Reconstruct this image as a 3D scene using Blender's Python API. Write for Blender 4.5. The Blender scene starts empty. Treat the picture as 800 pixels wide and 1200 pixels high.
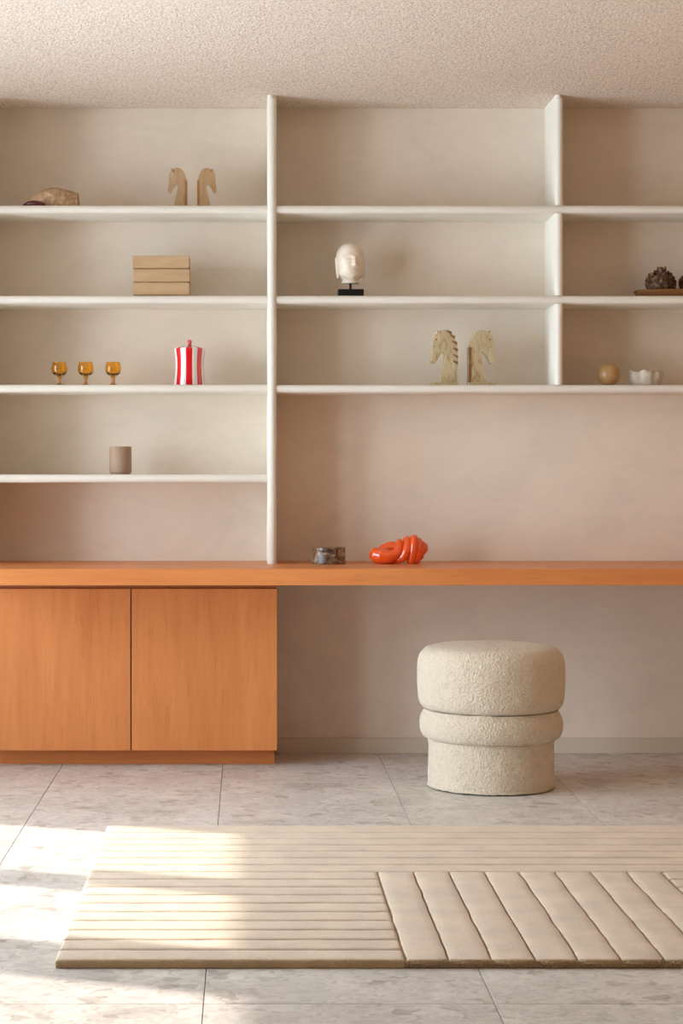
import bpy, bmesh, math, random
from mathutils import Vector, noise

# ------------------------------------------------------------------ scene, camera, light
scene = bpy.context.scene
COL = scene.collection
random.seed(7)

CAM_D, CAM_H = 7.65, 1.099            # distance from shelf wall, lens height
LEFT, RIGHT, BACK, CEIL = -0.98, 2.26, -9.2, 2.512   # LEFT: end of the shelving
WIN_X = -2.3                          # inner face of the window wall, out of frame at the left

cam_data = bpy.data.cameras.new('camera')
cam_data.sensor_fit = 'HORIZONTAL'
cam_data.sensor_width = 36.0
cam_data.lens = 300.7 * CAM_D / 800 * 36.0
cam_data.shift_x = (400 - 289) / 800
cam_data.shift_y = -(600 - 552) / 800
cam_data.clip_end = 60
cam = bpy.data.objects.new('camera', cam_data)
COL.objects.link(cam)
cam.location = (0, -CAM_D, CAM_H)
cam.rotation_euler = (math.pi / 2, 0, 0)
scene.camera = cam

world = bpy.data.worlds.new('sky')
scene.world = world
world.use_nodes = True
bg = world.node_tree.nodes['Background']
bg.inputs['Color'].default_value = (0.70, 0.86, 1.0, 1)
bg.inputs['Strength'].default_value = 11.0

sun_data = bpy.data.lights.new('sun', 'SUN')
sun_data.energy = 4.4
sun_data.angle = math.radians(1.1)
sun_data.color = (1.0, 0.95, 0.88)
sun = bpy.data.objects.new('sun', sun_data)
COL.objects.link(sun)
sun.location = (-6, 1, 5)
SUN_DIR = Vector((1.0, -0.373, -0.957)).normalized()
sun.rotation_euler = SUN_DIR.to_track_quat('-Z', 'Y').to_euler()

scene.view_settings.view_transform = 'Standard'
scene.view_settings.look = 'None'
scene.view_settings.gamma = 1.0
scene.view_settings.use_curve_mapping = False
scene.view_settings.exposure = 0.31

# window openings in the left wall (y from, y to), all from floor sill to head
WIN_Z0, WIN_Z1 = 0.06, 2.38
WINDOWS = [(-1.618, -0.893), (-2.38, -1.743), (-3.6, -2.62)]
for (a, b) in WINDOWS:                # sky portals, exactly the openings
    pd = bpy.data.lights.new('sky_portal', 'AREA')
    pd.shape = 'RECTANGLE'
    pd.size = WIN_Z1 - WIN_Z0
    pd.size_y = b - a
    pd.cycles.is_portal = True
    po = bpy.data.objects.new('sky_portal', pd)
    COL.objects.link(po)
    po.location = (WIN_X - 0.20, (a + b) / 2, (WIN_Z0 + WIN_Z1) / 2)
    po.rotation_euler = (0, -math.pi / 2, 0)

# ------------------------------------------------------------------ helpers
def link_mesh(name, bm, mats, parent=None, smooth=False):
    me = bpy.data.meshes.new(name)
    bm.normal_update()
    bm.to_mesh(me)
    bm.free()
    return link_data(name, me, mats, parent, smooth)

def link_data(name, me, mats, parent=None, smooth=False):
    if not isinstance(mats, (list, tuple)):
        mats = [mats]
    if not me.materials:
        for m in mats:
            me.materials.append(m)
    if smooth:
        me.polygons.foreach_set('use_smooth', [True] * len(me.polygons))
    o = bpy.data.objects.new(name, me)
    COL.objects.link(o)
    if parent is not None:
        o.parent = parent
    return o

def sharp_by_angle(o, deg=35):
    me = o.data
    bm = bmesh.new(); bm.from_mesh(me)
    for e in bm.edges:
        if len(e.link_faces) == 2 and e.calc_face_angle(0) > math.radians(deg):
            e.smooth = False
    bm.to_mesh(me); bm.free()

def thing(name, label, cat, loc=(0, 0, 0), rz=0.0, group=None):
    o = bpy.data.objects.new(name, None)
    o.empty_display_size = 0.05
    COL.objects.link(o)
    o.location = loc
    o.rotation_euler = (0, 0, rz)
    return tag(o, label, cat, group)

def tag(o, label, cat, group=None):
    o['label'] = label
    o['category'] = cat
    if group:
        o['group'] = group
    return o

def struct(o, label=None):
    o['kind'] = 'structure'
    if label:
        o['label'] = label
    return o

def bm_box(bm, x0, x1, y0, y1, z0, z1, bevel=0.0, seg=2):
    vs = [bm.verts.new(p) for p in ((x0, y0, z0), (x1, y0, z0), (x1, y1, z0), (x0, y1, z0),
                                    (x0, y0, z1), (x1, y0, z1), (x1, y1, z1), (x0, y1, z1))]
    fs = [bm.faces.new([vs[i] for i in f]) for f in
          ((0, 3, 2, 1), (4, 5, 6, 7), (0, 1, 5, 4), (1, 2, 6, 5), (2, 3, 7, 6), (3, 0, 4, 7))]
    if bevel > 0:
        es = set()
        for f in fs:
            es.update(f.edges)
        bmesh.ops.bevel(bm, geom=list(es), offset=bevel, segments=seg, affect='EDGES', profile=0.5)
    return bm

def box(*a, **k):
    return bm_box(bmesh.new(), *a, **k)

def lathe(profile, n=64, close=False, bm=None):
    """profile: list of (r, z); r==0 ends become poles"""
    bm = bm or bmesh.new()
    rings = []
    for (r, z) in profile:
        if r < 1e-6:
            rings.append([bm.verts.new((0, 0, z))])
        else:
            rings.append([bm.verts.new((r * math.cos(2 * math.pi * i / n), r * math.sin(2 * math.pi * i / n), z)) for i in range(n)])
    for a, b in zip(rings, rings[1:]):
        for i in range(n):
            j = (i + 1) % n
            if len(a) == 1 and len(b) == 1:
                continue
            if len(a) == 1:
                bm.faces.new((a[0], b[j], b[i]))
            elif len(b) == 1:
                bm.faces.new((a[i], a[j], b[0]))
            else:
                bm.faces.new((a[i], a[j], b[j], b[i]))
    bmesh.ops.recalc_face_normals(bm, faces=bm.faces[:])
    return bm

def catmull(pts, per=8, closed=False):
    out = []
    n = len(pts)
    P = [Vector(p) for p in pts]
    for i in range(n if closed else n - 1):
        g = (lambda k: P[k % n]) if closed else (lambda k: P[max(0, min(n - 1, k))])
        p0, p1, p2, p3 = g(i - 1), g(i), g(i + 1), g(i + 2)
        for s in range(per):
            t = s / per
            out.append(0.5 * ((2 * p1) + (p2 - p0) * t + (2 * p0 - 5 * p1 + 4 * p2 - p3) * t * t + (3 * p1 - p0 - 3 * p2 + p3) * t ** 3))
    if not closed:
        out.append(P[-1])
    return out

def tube(path, radii, n=20, squash=None, bm=None):
    """rounded tube along a polyline of Vectors with a radius for each point"""
    bm = bm or bmesh.new()
    rings = []
    up = Vector((0, 0, 1))
    m = len(path)
    prev = None
    for i, p in enumerate(path):
        t = (path[min(i + 1, m - 1)] - path[max(i - 1, 0)]).normalized()
        if prev is None:
            u = t.cross(up)
            if u.length < 0.1:
                u = t.cross(Vector((0, 1, 0)))
            u.normalize()
        else:
            u = (prev - t * prev.dot(t)).normalized()
        prev = u
        v = t.cross(u)
        rings.append([bm.verts.new(p + radii[i] * (u * math.cos(2 * math.pi * k / n) + v * math.sin(2 * math.pi * k / n))) for k in range(n)])
    for a, b in zip(rings, rings[1:]):
        for k in range(n):
            j = (k + 1) % n
            bm.faces.new((a[k], a[j], b[j], b[k]))
    for r, c in ((rings[0], path[0]), (rings[-1], path[-1])):
        cv = bm.verts.new(c)
        for k in range(n):
            bm.faces.new((r[k], r[(k + 1) % n], cv))
    bmesh.ops.recalc_face_normals(bm, faces=bm.faces[:])
    return bm

def capped_tube(path, rad, n=20, bm=None, cap=5):
    """tube with hemispherical ends; rad list"""
    t0 = (path[0] - path[1]).normalized()
    t1 = (path[-1] - path[-2]).normalized()
    pts, rr = [], []
    for i in range(cap):
        a = math.pi / 2 * (1 - i / cap)
        pts.append(path[0] + t0 * rad[0] * math.sin(a)); rr.append(max(rad[0] * math.cos(a), 1e-4))
    pts += list(path); rr += list(rad)
    for i in range(1, cap + 1):
        a = math.pi / 2 * i / cap
        pts.append(path[-1] + t1 * rad[-1] * math.sin(a)); rr.append(max(rad[-1] * math.cos(a), 1e-4))
    return tube(pts, rr, n, bm=bm)

# ------------------------------------------------------------------ materials
class NT:
    def __init__(self, name, base=(0.8, 0.8, 0.8), rough=0.5, **kw):
        self.m = bpy.data.materials.new(name)
        self.m.use_nodes = True
        self.t = self.m.node_tree
        self.b = self.t.nodes['Principled BSDF']
        self.b.inputs['Base Color'].default_value = (*base, 1)
        self.b.inputs['Roughness'].default_value = rough
        for k, v in kw.items():
            self.b.inputs[k.replace('_', ' ')].default_value = v
        self.m.diffuse_color = (*base, 1)
    def n(self, typ, **kw):
        nd = self.t.nodes.new(typ)
        for k, v in kw.items():
            setattr(nd, k, v)
        return nd
    def l(self, a, b):
        self.t.links.new(a, b)
    def coord(self, which='Object', scale=(1, 1, 1), rand=False):
        tc = self.n('ShaderNodeTexCoord')
        mp = self.n('ShaderNodeMapping')
        mp.inputs['Scale'].default_value = scale
        self.l(tc.outputs[which], mp.inputs['Vector'])
        if rand:
            oi = self.n('ShaderNodeObjectInfo')
            mu = self.n('ShaderNodeMath', operation='MULTIPLY'); mu.inputs[1].default_value = 37.0
            self.l(oi.outputs['Random'], mu.inputs[0])
            cb = self.n('ShaderNodeCombineXYZ')
            self.l(mu.outputs[0], cb.inputs[0]); self.l(mu.outputs[0], cb.inputs[1]); self.l(mu.outputs[0], cb.inputs[2])
            self.l(cb.outputs[0], mp.inputs['Location'])
        return mp.outputs[0]
    def world(self, scale=(1, 1, 1)):
        g = self.n('ShaderNodeNewGeometry')
        mp = self.n('ShaderNodeMapping')
        mp.inputs['Scale'].default_value = scale
        self.l(g.outputs['Position'], mp.inputs['Vector'])
        return mp.outputs[0]
    def noise(self, vec, scale=5, detail=4, rough=0.55, dist=0.0):
        nd = self.n('ShaderNodeTexNoise')
        nd.inputs['Scale'].default_value = scale
        nd.inputs['Detail'].default_value = detail
        nd.inputs['Roughness'].default_value = rough
        nd.inputs['Distortion'].default_value = dist
        self.l(vec, nd.inputs['Vector'])
        return nd.outputs[0]
    def voronoi(self, vec, scale=5, feature='F1', out='Distance', rnd=1.0):
        nd = self.n('ShaderNodeTexVoronoi', feature=feature)
        nd.inputs['Scale'].default_value = scale
        nd.inputs['Randomness'].default_value = rnd
        self.l(vec, nd.inputs['Vector'])
        return nd.outputs[out]
    def ramp(self, fac, stops, interp='LINEAR'):
        nd = self.n('ShaderNodeValToRGB')
        nd.color_ramp.interpolation = interp
        e = nd.color_ramp.elements
        while len(e) < len(stops):
            e.new(0.5)
        for el, (p, c) in zip(e, stops):
            el.position = p
            el.color = (*c, 1) if len(c) == 3 else c
        self.l(fac, nd.inputs[0])
        return nd.outputs[0]
    def mix(self, fac, a, b, blend='MIX'):
        nd = self.n('ShaderNodeMix', data_type='RGBA', blend_type=blend)
        for sock, v in ((nd.inputs[0], fac), (nd.inputs[6], a), (nd.inputs[7], b)):
            if isinstance(v, (int, float)):
                sock.default_value = v
            elif isinstance(v, tuple):
                sock.default_value = (*v, 1)
            else:
                self.l(v, sock)
        return nd.outputs[2]
    def math(self, op, a, b=0.0):
        nd = self.n('ShaderNodeMath', operation=op)
        for s, v in ((nd.inputs[0], a), (nd.inputs[1], b)):
            if isinstance(v, (int, float)):
                s.default_value = v
            else:
                self.l(v, s)
        return nd.outputs[0]
    def color(self, sock):
        self.l(sock, self.b.inputs['Base Color'])
    def rough(self, sock):
        self.l(sock, self.b.inputs['Roughness'])
    def bump(self, h, strength=0.3, dist=0.01, prev=None):
        nd = self.n('ShaderNodeBump')
        nd.inputs['Strength'].default_value = strength
        nd.inputs['Distance'].default_value = dist
        self.l(h, nd.inputs['Height'])
        if prev is not None:
            self.l(prev, nd.inputs['Normal'])
        self.l(nd.outputs[0], self.b.inputs['Normal'])
        return nd.outputs[0]

def g3(*v):
    return v

WALL_C = (0.84, 0.715, 0.585)
def plaster(name, c, depth=0.05):
    m = NT(name, c, 0.85)
    w = m.world()
    a = m.noise(w, 1.6, 5, 0.6, 1.8)
    b = m.noise(m.world((1.5, 1.5, 3.6)), 3.6, 6, 0.62, 1.2)
    f = m.math('ADD', m.math('MULTIPLY', a, 0.6), m.math('MULTIPLY', b, 0.4))
    lo = tuple(x * (1 - depth * 1.6) for x in c)
    hi = tuple(min(0.93, x * (1 + depth)) for x in c)
    m.color(m.ramp(f, [(0.32, lo), (0.5, c), (0.68, hi)]))
    n1 = m.bump(b, 0.16, 0.004)
    m.bump(m.noise(w, 60, 4, 0.6), 0.12, 0.002, n1)
    return m.m
M_WALL = plaster('limewash_plaster', WALL_C)
M_SHELF = plaster('shelf_plaster', (0.84, 0.77, 0.67), 0.03)
M_ROOM = plaster('caramel_bounce_plaster', (0.58, 0.335, 0.175))  # unseen walls; caramel colour made up to bounce warm light into the room
M_BASE = NT('beige_skirting_paint', (0.70, 0.60, 0.47), 0.5).m

def popcorn():
    m = NT('stippled_ceiling', (0.76, 0.64, 0.53), 0.9)
    w = m.world()
    v = m.voronoi(w, 150, 'SMOOTH_F1')
    n = m.noise(w, 120, 4, 0.7)
    f = m.math('ADD', m.math('MULTIPLY', v, 0.7), m.math('MULTIPLY', n, 0.6))
    m.color(m.ramp(m.noise(w, 105, 3, 0.75), [(0.34, (0.48, 0.35, 0.27)), (0.47, (0.78, 0.64, 0.525)), (0.66, (0.89, 0.77, 0.65))]))  # speckle paints the shade of the stipple pits into the colour
    m.bump(f, 0.6, 0.005)
    return m.m
M_CEIL = popcorn()

def stone():
    m = NT('limestone_tile', (0.5, 0.45, 0.4), 0.42)
    w = m.coord('Object', rand=True)
    d = m.noise(w, 5, 4, 0.6)
    vadd = m.n('ShaderNodeMixRGB'); vadd.inputs[0].default_value = 0.12
    nd = m.n('ShaderNodeTexNoise'); nd.inputs['Scale'].default_value = 7; nd.inputs['Detail'].default_value = 4
    m.l(w, nd.inputs['Vector'])
    m.l(w, vadd.inputs[1]); m.l(nd.outputs['Color'], vadd.inputs[2])
    vec = vadd.outputs[0]
    def rnd(scale, stops):
        sp = m.n('ShaderNodeSeparateColor'); m.l(m.voronoi(vec, scale, out='Color'), sp.inputs[0])
        return m.ramp(sp.outputs[0], stops)
    big = rnd(9, [(0.0, (0.98,) * 3), (0.72, (1.0,) * 3), (0.78, (1.05,) * 3), (0.93, (1.05,) * 3), (0.96, (0.86, 0.84, 0.82)), (1.0, (0.92,) * 3)])
    mid = rnd(30, [(0.0, (0.97,) * 3), (0.7, (1.0,) * 3), (0.80, (1.06,) * 3), (0.92, (1.04,) * 3), (0.95, (0.80, 0.78, 0.76)), (1.0, (0.72, 0.70, 0.68))])
    sml = rnd(75, [(0.0, (0.86,) * 3), (0.5, (1.0,) * 3), (0.9, (1.03,) * 3), (0.96, (0.80, 0.77, 0.74)), (1.0, (0.80,) * 3)])
    col = m.mix(1.0, m.mix(1.0, m.mix(1.0, (0.71, 0.65, 0.59), big, 'MULTIPLY'), mid, 'MULTIPLY'), sml, 'MULTIPLY')
    cl = m.ramp(m.noise(vec, 6, 6, 0.7, 1.0), [(0.3, (0.80, 0.785, 0.77)), (0.5, (1, 1, 1)), (0.7, (1.07, 1.07, 1.07))])
    m.color(m.mix(0.8, col, cl, 'MULTIPLY'))
    m.rough(m.ramp(m.noise(w, 9, 4, 0.6), [(0.3, (0.34,) * 3), (0.7, (0.5,) * 3)]))
    m.bump(m.noise(w, 45, 4, 0.6), 0.08, 0.002)
    return m.m
M_TILE = stone()
M_GROUT = NT('grey_grout', (0.30, 0.25, 0.21), 0.9).m

def wood(name, lo, hi, scale, rough=0.38, pores=True, fig=1.0):
    m = NT(name, lo, rough)
    v = m.coord('Object', scale, rand=True)
    a = m.noise(v, 1.0, 6, 0.62, 0.6)
    b = m.noise(m.coord('Object', tuple(s * 0.22 for s in scale), rand=True), 1.0, 3, 0.5, 1.5)
    f = m.math('ADD', m.math('MULTIPLY', a, 0.65), m.math('MULTIPLY', b, 0.35 * fig))
    col = m.ramp(f, [(0.32, lo), (0.66, hi)])
    if pores:
        p = m.noise(m.coord('Object', tuple(s * 5 for s in scale), rand=True), 1.0, 2, 0.5)
        pr = m.ramp(p, [(0.28, (0.85, 0.8, 0.76)), (0.40, (1, 1, 1))])
        col = m.mix(0.6, col, pr, 'MULTIPLY')
    m.color(col)
    m.bump(a, 0.05, 0.001)
    return m.m
CH_LO, CH_HI = (0.63, 0.20, 0.055), (0.76, 0.28, 0.085)
M_DOOR = wood('cherry_veneer_upright_grain', CH_LO, CH_HI, (26, 26, 2.4))
M_DESK = wood('cherry_worktop', CH_LO, CH_HI, (2.2, 30, 30))
M_PLINTH = wood('cherry_plinth', (0.62, 0.18, 0.04), (0.75, 0.26, 0.07), (2.2, 30, 30))
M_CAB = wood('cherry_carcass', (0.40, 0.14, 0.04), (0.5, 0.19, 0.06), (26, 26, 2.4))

def boucle():
    m = NT('cream_boucle', (0.80, 0.71, 0.60), 0.95)
    v = m.coord('Object')
    d = m.noise(v, 40, 3, 0.6)
    vv = m.voronoi(v, 170, 'SMOOTH_F1')
    n = m.noise(v, 135, 4, 0.65, 0.5)
    f = m.math('ADD', m.math('MULTIPLY', vv, -0.6), n)
    m.color(m.ramp(m.math('ADD', m.math('MULTIPLY', n, 0.7), m.math('MULTIPLY', d, 0.3)), [(0.30, (0.66, 0.515, 0.36)), (0.5, (0.78, 0.625, 0.455)), (0.7, (0.84, 0.70, 0.53))]))
    m.bump(f, 0.9, 0.008)
    m.b.inputs['Sheen Weight'].default_value = 0.3
    m.b.inputs['Sheen Roughness'].default_value = 0.6
    return m.m
M_BOUCLE = boucle()

def pile(name, c, bumpd=0.003):
    m = NT(name, c, 0.95)
    w = m.world()
    n = m.noise(w, 260, 3, 0.7)
    s = m.noise(w, 9, 4, 0.6)
    lo = tuple(x * 0.9 for x in c); hi = tuple(min(0.95, x * 1.05) for x in c)
    base = m.ramp(s, [(0.35, lo), (0.65, hi)])
    m.color(m.mix(0.5, base, m.ramp(n, [(0.3, (0.78, 0.76, 0.74)), (0.6, (1.05, 1.05, 1.05))]), 'MULTIPLY'))
    m.bump(n, 0.7, bumpd)
    m.b.inputs['Sheen Weight'].default_value = 0.2
    return m.m
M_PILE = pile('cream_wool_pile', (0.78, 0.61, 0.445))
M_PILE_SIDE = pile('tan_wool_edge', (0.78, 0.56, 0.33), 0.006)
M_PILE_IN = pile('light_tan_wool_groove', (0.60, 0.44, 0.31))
M_BACK = NT('tan_rug_backing', (0.55, 0.39, 0.26), 0.95).m

# ------------------------------------------------------------------ room shell
TH = 0.2
o = struct(link_mesh('wall_back', box(WIN_X - TH, RIGHT + TH, 0.0, TH, -0.1, CEIL + 0.1), M_WALL), 'cream limewashed plaster wall behind the shelves')
o = struct(link_mesh('wall_right', box(RIGHT, RIGHT + TH, BACK, 0.0, -0.1, CEIL + 0.1), M_ROOM), 'unseen plaster wall, caramel to warm the bounced light, at the right end of the shelves')
o = struct(link_mesh('wall_front', box(WIN_X - TH, RIGHT + TH, BACK - TH, BACK, -0.1, CEIL + 0.1), M_ROOM), 'unseen plaster wall, caramel to warm the bounced light, opposite the shelves')
bm = bmesh.new()
ys = [BACK] + [v for w in sorted(WINDOWS) for v in w] + [0.0]
for i in range(0, len(ys), 2):
    bm_box(bm, WIN_X - TH, WIN_X, ys[i], ys[i + 1], -0.1, CEIL + 0.1)
for (a, b) in WINDOWS:
    bm_box(bm, WIN_X - TH, WIN_X, a, b, -0.1, WIN_Z0)
    bm_box(bm, WIN_X - TH, WIN_X, a, b, WIN_Z1, CEIL + 0.1)
struct(link_mesh('wall_left', bm, M_WALL), 'cream plaster wall with tall windows at the left')
struct(link_mesh('ceiling', box(WIN_X, RIGHT, BACK, 0, CEIL, CEIL + 0.12), M_CEIL), 'pinkish stippled plaster ceiling')

def glass_pane_mat():
    m = NT('window_glass', (1, 1, 1), 0.0)
    t = m.t
    tr = t.nodes.new('ShaderNodeBsdfTransparent')
    gl = t.nodes.new('ShaderNodeBsdfGlossy'); gl.inputs['Roughness'].default_value = 0.02
    lw = t.nodes.new('ShaderNodeFresnel'); lw.inputs['IOR'].default_value = 1.3
    mx = t.nodes.new('ShaderNodeMixShader')
    t.links.new(lw.outputs[0], mx.inputs[0]); t.links.new(tr.outputs[0], mx.inputs[1]); t.links.new(gl.outputs[0], mx.inputs[2])
    t.links.new(mx.outputs[0], t.nodes['Material Output'].inputs['Surface'])
    return m.m
M_GLASS = glass_pane_mat()
M_FRAME = NT('white_window_paint', (0.8, 0.78, 0.74), 0.4).m
for i, (a, b) in enumerate(WINDOWS):
    bm = bmesh.new()
    fx0, fx1, fw = WIN_X - 0.14, WIN_X - 0.10, 0.03
    bm_box(bm, fx0, fx1, a, a + fw, WIN_Z0, WIN_Z1)
    bm_box(bm, fx0, fx1, b - fw, b, WIN_Z0, WIN_Z1)
    bm_box(bm, fx0, fx1, a + fw, b - fw, WIN_Z0, WIN_Z0 + fw)
    bm_box(bm, fx0, fx1, a + fw, b - fw, WIN_Z1 - fw, WIN_Z1)
    w = struct(link_mesh('window_%d' % (i + 1), bm, M_FRAME), 'tall white framed window in the left wall')
    link_mesh('pane', box(fx0 + 0.017, fx0 + 0.023, a + fw, b - fw, WIN_Z0 + fw, WIN_Z1 - fw), M_GLASS, w)

# floor: grout bed with one object per tile
floor = struct(link_mesh('floor', box(WIN_X - TH, RIGHT + TH, BACK, TH, -0.12, -0.004), M_GROUT), 'grey beige stone tiled floor')
TW, TL, GAP = 0.60, 1.20, 0.0018
full = None
x = -0.089 - 4 * TW
while x < RIGHT:
    y = -0.001
    while y > BACK:
        x0, x1 = max(x, WIN_X), min(x + TW, RIGHT)
        y0, y1 = max(y - TL, BACK), y
        if x1 - x0 > 0.02 and y1 - y0 > 0.02:
            w, h = x1 - x0 - GAP, y1 - y0 - GAP
            whole = abs(x1 - x0 - TW) < 1e-6 and abs(y1 - y0 - TL) < 1e-6
            if whole and full:
                t = link_data('tile', full, M_TILE, floor)
            else:
                t = link_mesh('tile', box(-w / 2, w / 2, -h / 2, h / 2, -0.004, 0.0, bevel=0.0008, seg=1), M_TILE, floor)
                if whole:
                    full = t.data
            t.location = ((x0 + x1) / 2, (y0 + y1) / 2, 0)
        y -= TL
    x += TW

# ------------------------------------------------------------------ shelving
SH_D, SH_T = 0.268, 0.030
unit = thing('built_in_shelving', 'cream plastered built-in shelving with rounded edges covering the back wall', 'shelving', (0, 0, 0.749))
DIV_X, DIV_W = 0.0954, 0.034
DIV2_X, DIV2_W = 1.1755, 0.028
Z_L = [2.0990, 1.7590, 1.4240, 1.0860]     # left bay shelf tops
Z_R = [2.0990, 1.7590, 1.4230]

def nosed(length_pts, depth, t, axis, wob, seed):
    """board with a half-round front edge; runs along x (axis 'x') or z (axis 'z');
    cross-section in (y, other)"""
    prof = [(0.0, -t / 2)]
    for i in range(9):
        a = -math.pi / 2 + math.pi * i / 8
        prof.append((-(depth - t * 0.42) - t * 0.42 * math.cos(a), t / 2 * math.sin(a)))
    prof.append((0.0, t / 2))
    bm = bmesh.new()
    rings = []
    for s in length_pts:
        r = []
        for k, (y, q) in enumerate(prof):
            d = noise.noise(Vector((s * 3.1, seed * 7.7, k * 0.15))) * wob
            d2 = noise.noise(Vector((s * 5.3, seed * 3.3 + 9, k * 0.2))) * wob
            yy = y + (d if 0 < k < 10 else 0)
            d2 = d2 if (axis == 'z' or k < 8) else 0.0
            r.append(bm.verts.new((s, yy, q + d2) if axis == 'x' else (q + d2, yy, s)))
        rings.append(r)
    m = len(prof)
    for a, b in zip(rings, rings[1:]):
        for k in range(m):
            j = (k + 1) % m
            bm.faces.new((a[k], a[j], b[j], b[k]))
    bm.faces.new(rings[0]); bm.faces.new(rings[-1][::-1])
    bmesh.ops.recalc_face_normals(bm, faces=bm.faces[:])
    return bm

def span(a, b, n):
    return [a + (b - a) * i / n for i in range(n + 1)]

def board(name, bm, loc):
    o = link_mesh(name, bm, M_SHELF, unit, smooth=True)
    sharp_by_angle(o, 50)
    o.location = (loc[0], loc[1], loc[2] - 0.749)
    return o

for i, z in enumerate(Z_L):
    board('shelf_board', nosed(span(LEFT, DIV_X - DIV_W * 0.45, 40), SH_D, SH_T, 'x', 0.0014, i), (0, 0, z - SH_T / 2))
for i, z in enumerate(Z_R):
    board('shelf_board', nosed(span(DIV_X + DIV_W * 0.45, RIGHT, 80), SH_D, SH_T, 'x', 0.0014, 10 + i), (0, 0, z - SH_T / 2))
board('upright', nosed(span(0.7495, CEIL, 60), SH_D + 0.008, DIV_W, 'z', 0.0014, 20), (DIV_X, 0, 0))
board('upright', nosed(span(0.7495, CEIL, 60), SH_D + 0.008, DIV_W, 'z', 0.0014, 50), (LEFT - DIV_W * 0.45, 0, 0))
segs = [(Z_R[0], CEIL), (Z_R[1], Z_R[0] - SH_T), (Z_R[2], Z_R[1] - SH_T)]
for k, (a, b) in enumerate(segs):
    board('upright', nosed(span(a, b, 20), SH_D + 0.002, DIV2_W, 'z', 0.001, 30 + k), (DIV2_X, 0, 0))
# small plaster collars where the uprights meet the ceiling
for xx, ww in ((DIV_X, DIV_W), (DIV2_X, DIV2_W)):
    board('plaster_collar', nosed(span(CEIL - 0.014, CEIL, 2), SH_D + 0.013, ww * 0.8, 'z', 0.0, 40), (xx - 0.004, 0, 0))

# worktop
DESK_Z, DESK_T, DESK_D = 0.749, 0.059, 0.627
o = link_mesh('worktop', box(LEFT - 0.035, RIGHT, -DESK_D, -0.001, DESK_Z - DESK_T, DESK_Z, bevel=0.0015), M_DESK)
tag(o, 'long orange-brown cherry wood worktop running along the wall', 'worktop')

# cabinet
DOOR_Y, TOE_Y = -0.36, -0.282
cab = thing('base_cabinet', 'orange-brown cherry wood cabinet with two handleless doors under worktop', 'cabinet', (-0.43, -0.18, 0))
def cpart(name, b, mat, parent=cab):
    o = link_mesh(name, b, mat, parent)
    o.location = (0.43, 0.18, 0)
    return o
cpart('body', box(LEFT + 0.004, 0.110, DOOR_Y + 0.020, -0.001, 0.061, DESK_Z - DESK_T), M_CAB)
cpart('plinth', box(LEFT + 0.004, 0.104, TOE_Y, -0.010, 0.0, 0.061), M_PLINTH)
for (a, b) in ((LEFT + 0.006, -0.4315), (-0.4265, 0.1130)):
    w = b - a
    d = link_mesh('door', box(-w / 2, w / 2, -0.019, 0, 0, 0.6006, bevel=0.0012), M_DOOR, cab)
    d.location = ((a + b) / 2 + 0.43, DOOR_Y + 0.019 + 0.18, 0.061)

struct(link_mesh('baseboard_back', box(0.112, RIGHT, -0.014, -0.0005, 0.0, 0.060, bevel=0.002), M_BASE), 'beige painted skirting board under the worktop')

# ------------------------------------------------------------------ stool
SX, SY = 0.851, -0.806
stool = thing('boucle_stool', 'round cream boucle stool of three stacked tiers under the worktop', 'stool', (SX, SY, 0))
def fuzzy_lathe(name, prof, n=220, amp=0.0016):
    pts = catmull([(r, 0, z) for r, z in prof], 6)
    pr = [(max(p.x, 0), p.z) for p in pts]
    # resample evenly
    L = [0]
    for a, b in zip(pr, pr[1:]):
        L.append(L[-1] + math.hypot(b[0] - a[0], b[1] - a[1]))
    N = max(12, int(L[-1] / 0.0055))
    out = []
    j = 0
    for i in range(N + 1):
        s = L[-1] * i / N
        while j < len(L) - 2 and L[j + 1] < s:
            j += 1
        t = (s - L[j]) / max(L[j + 1] - L[j], 1e-9)
        out.append((pr[j][0] + (pr[j + 1][0] - pr[j][0]) * t, pr[j][1] + (pr[j + 1][1] - pr[j][1]) * t))
    out[0] = (out[0][0] if out[0][0] > 0.004 else 0.0, out[0][1])
    out[-1] = (0.0 if out[-1][0] < 0.004 else out[-1][0], out[-1][1])
    bm = lathe(out, n)
    bm.normal_update()
    for v in bm.verts:
        k = noise.noise(v.co * 95) * amp + noise.noise(v.co * 14) * amp * 1.2
        v.co += v.normal * k
    return link_mesh(name, bm, M_BOUCLE, stool, smooth=True)
fuzzy_lathe('base', [(0.0, 0.004), (0.205, 0.004), (0.2165, 0.012), (0.2185, 0.03), (0.2175, 0.09), (0.2175, 0.15), (0.216, 0.172), (0.19, 0.176), (0.0, 0.176)])
fuzzy_lathe('middle_tier', [(0.0, 0.170), (0.20, 0.170), (0.226, 0.172), (0.240, 0.184), (0.2475, 0.205), (0.2485, 0.228), (0.243, 0.250), (0.232, 0.266), (0.215, 0.272), (0.0, 0.272)])
fuzzy_lathe('cushion', [(0.0, 0.272), (0.20, 0.272), (0.228, 0.274), (0.243, 0.284), (0.252, 0.305), (0.2555, 0.34), (0.2565, 0.39), (0.2555, 0.43), (0.250, 0.455), (0.238, 0.474), (0.220, 0.486), (0.19, 0.4925), (0.12, 0.4985), (0.0, 0.501)])
bm = lathe([(0.0, 0.0), (0.206, 0.0), (0.206, 0.004), (0.0, 0.004)], 48)
link_mesh('foot_disc', bm, NT('dark_felt', (0.05, 0.04, 0.035), 0.9).m, stool)

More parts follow.
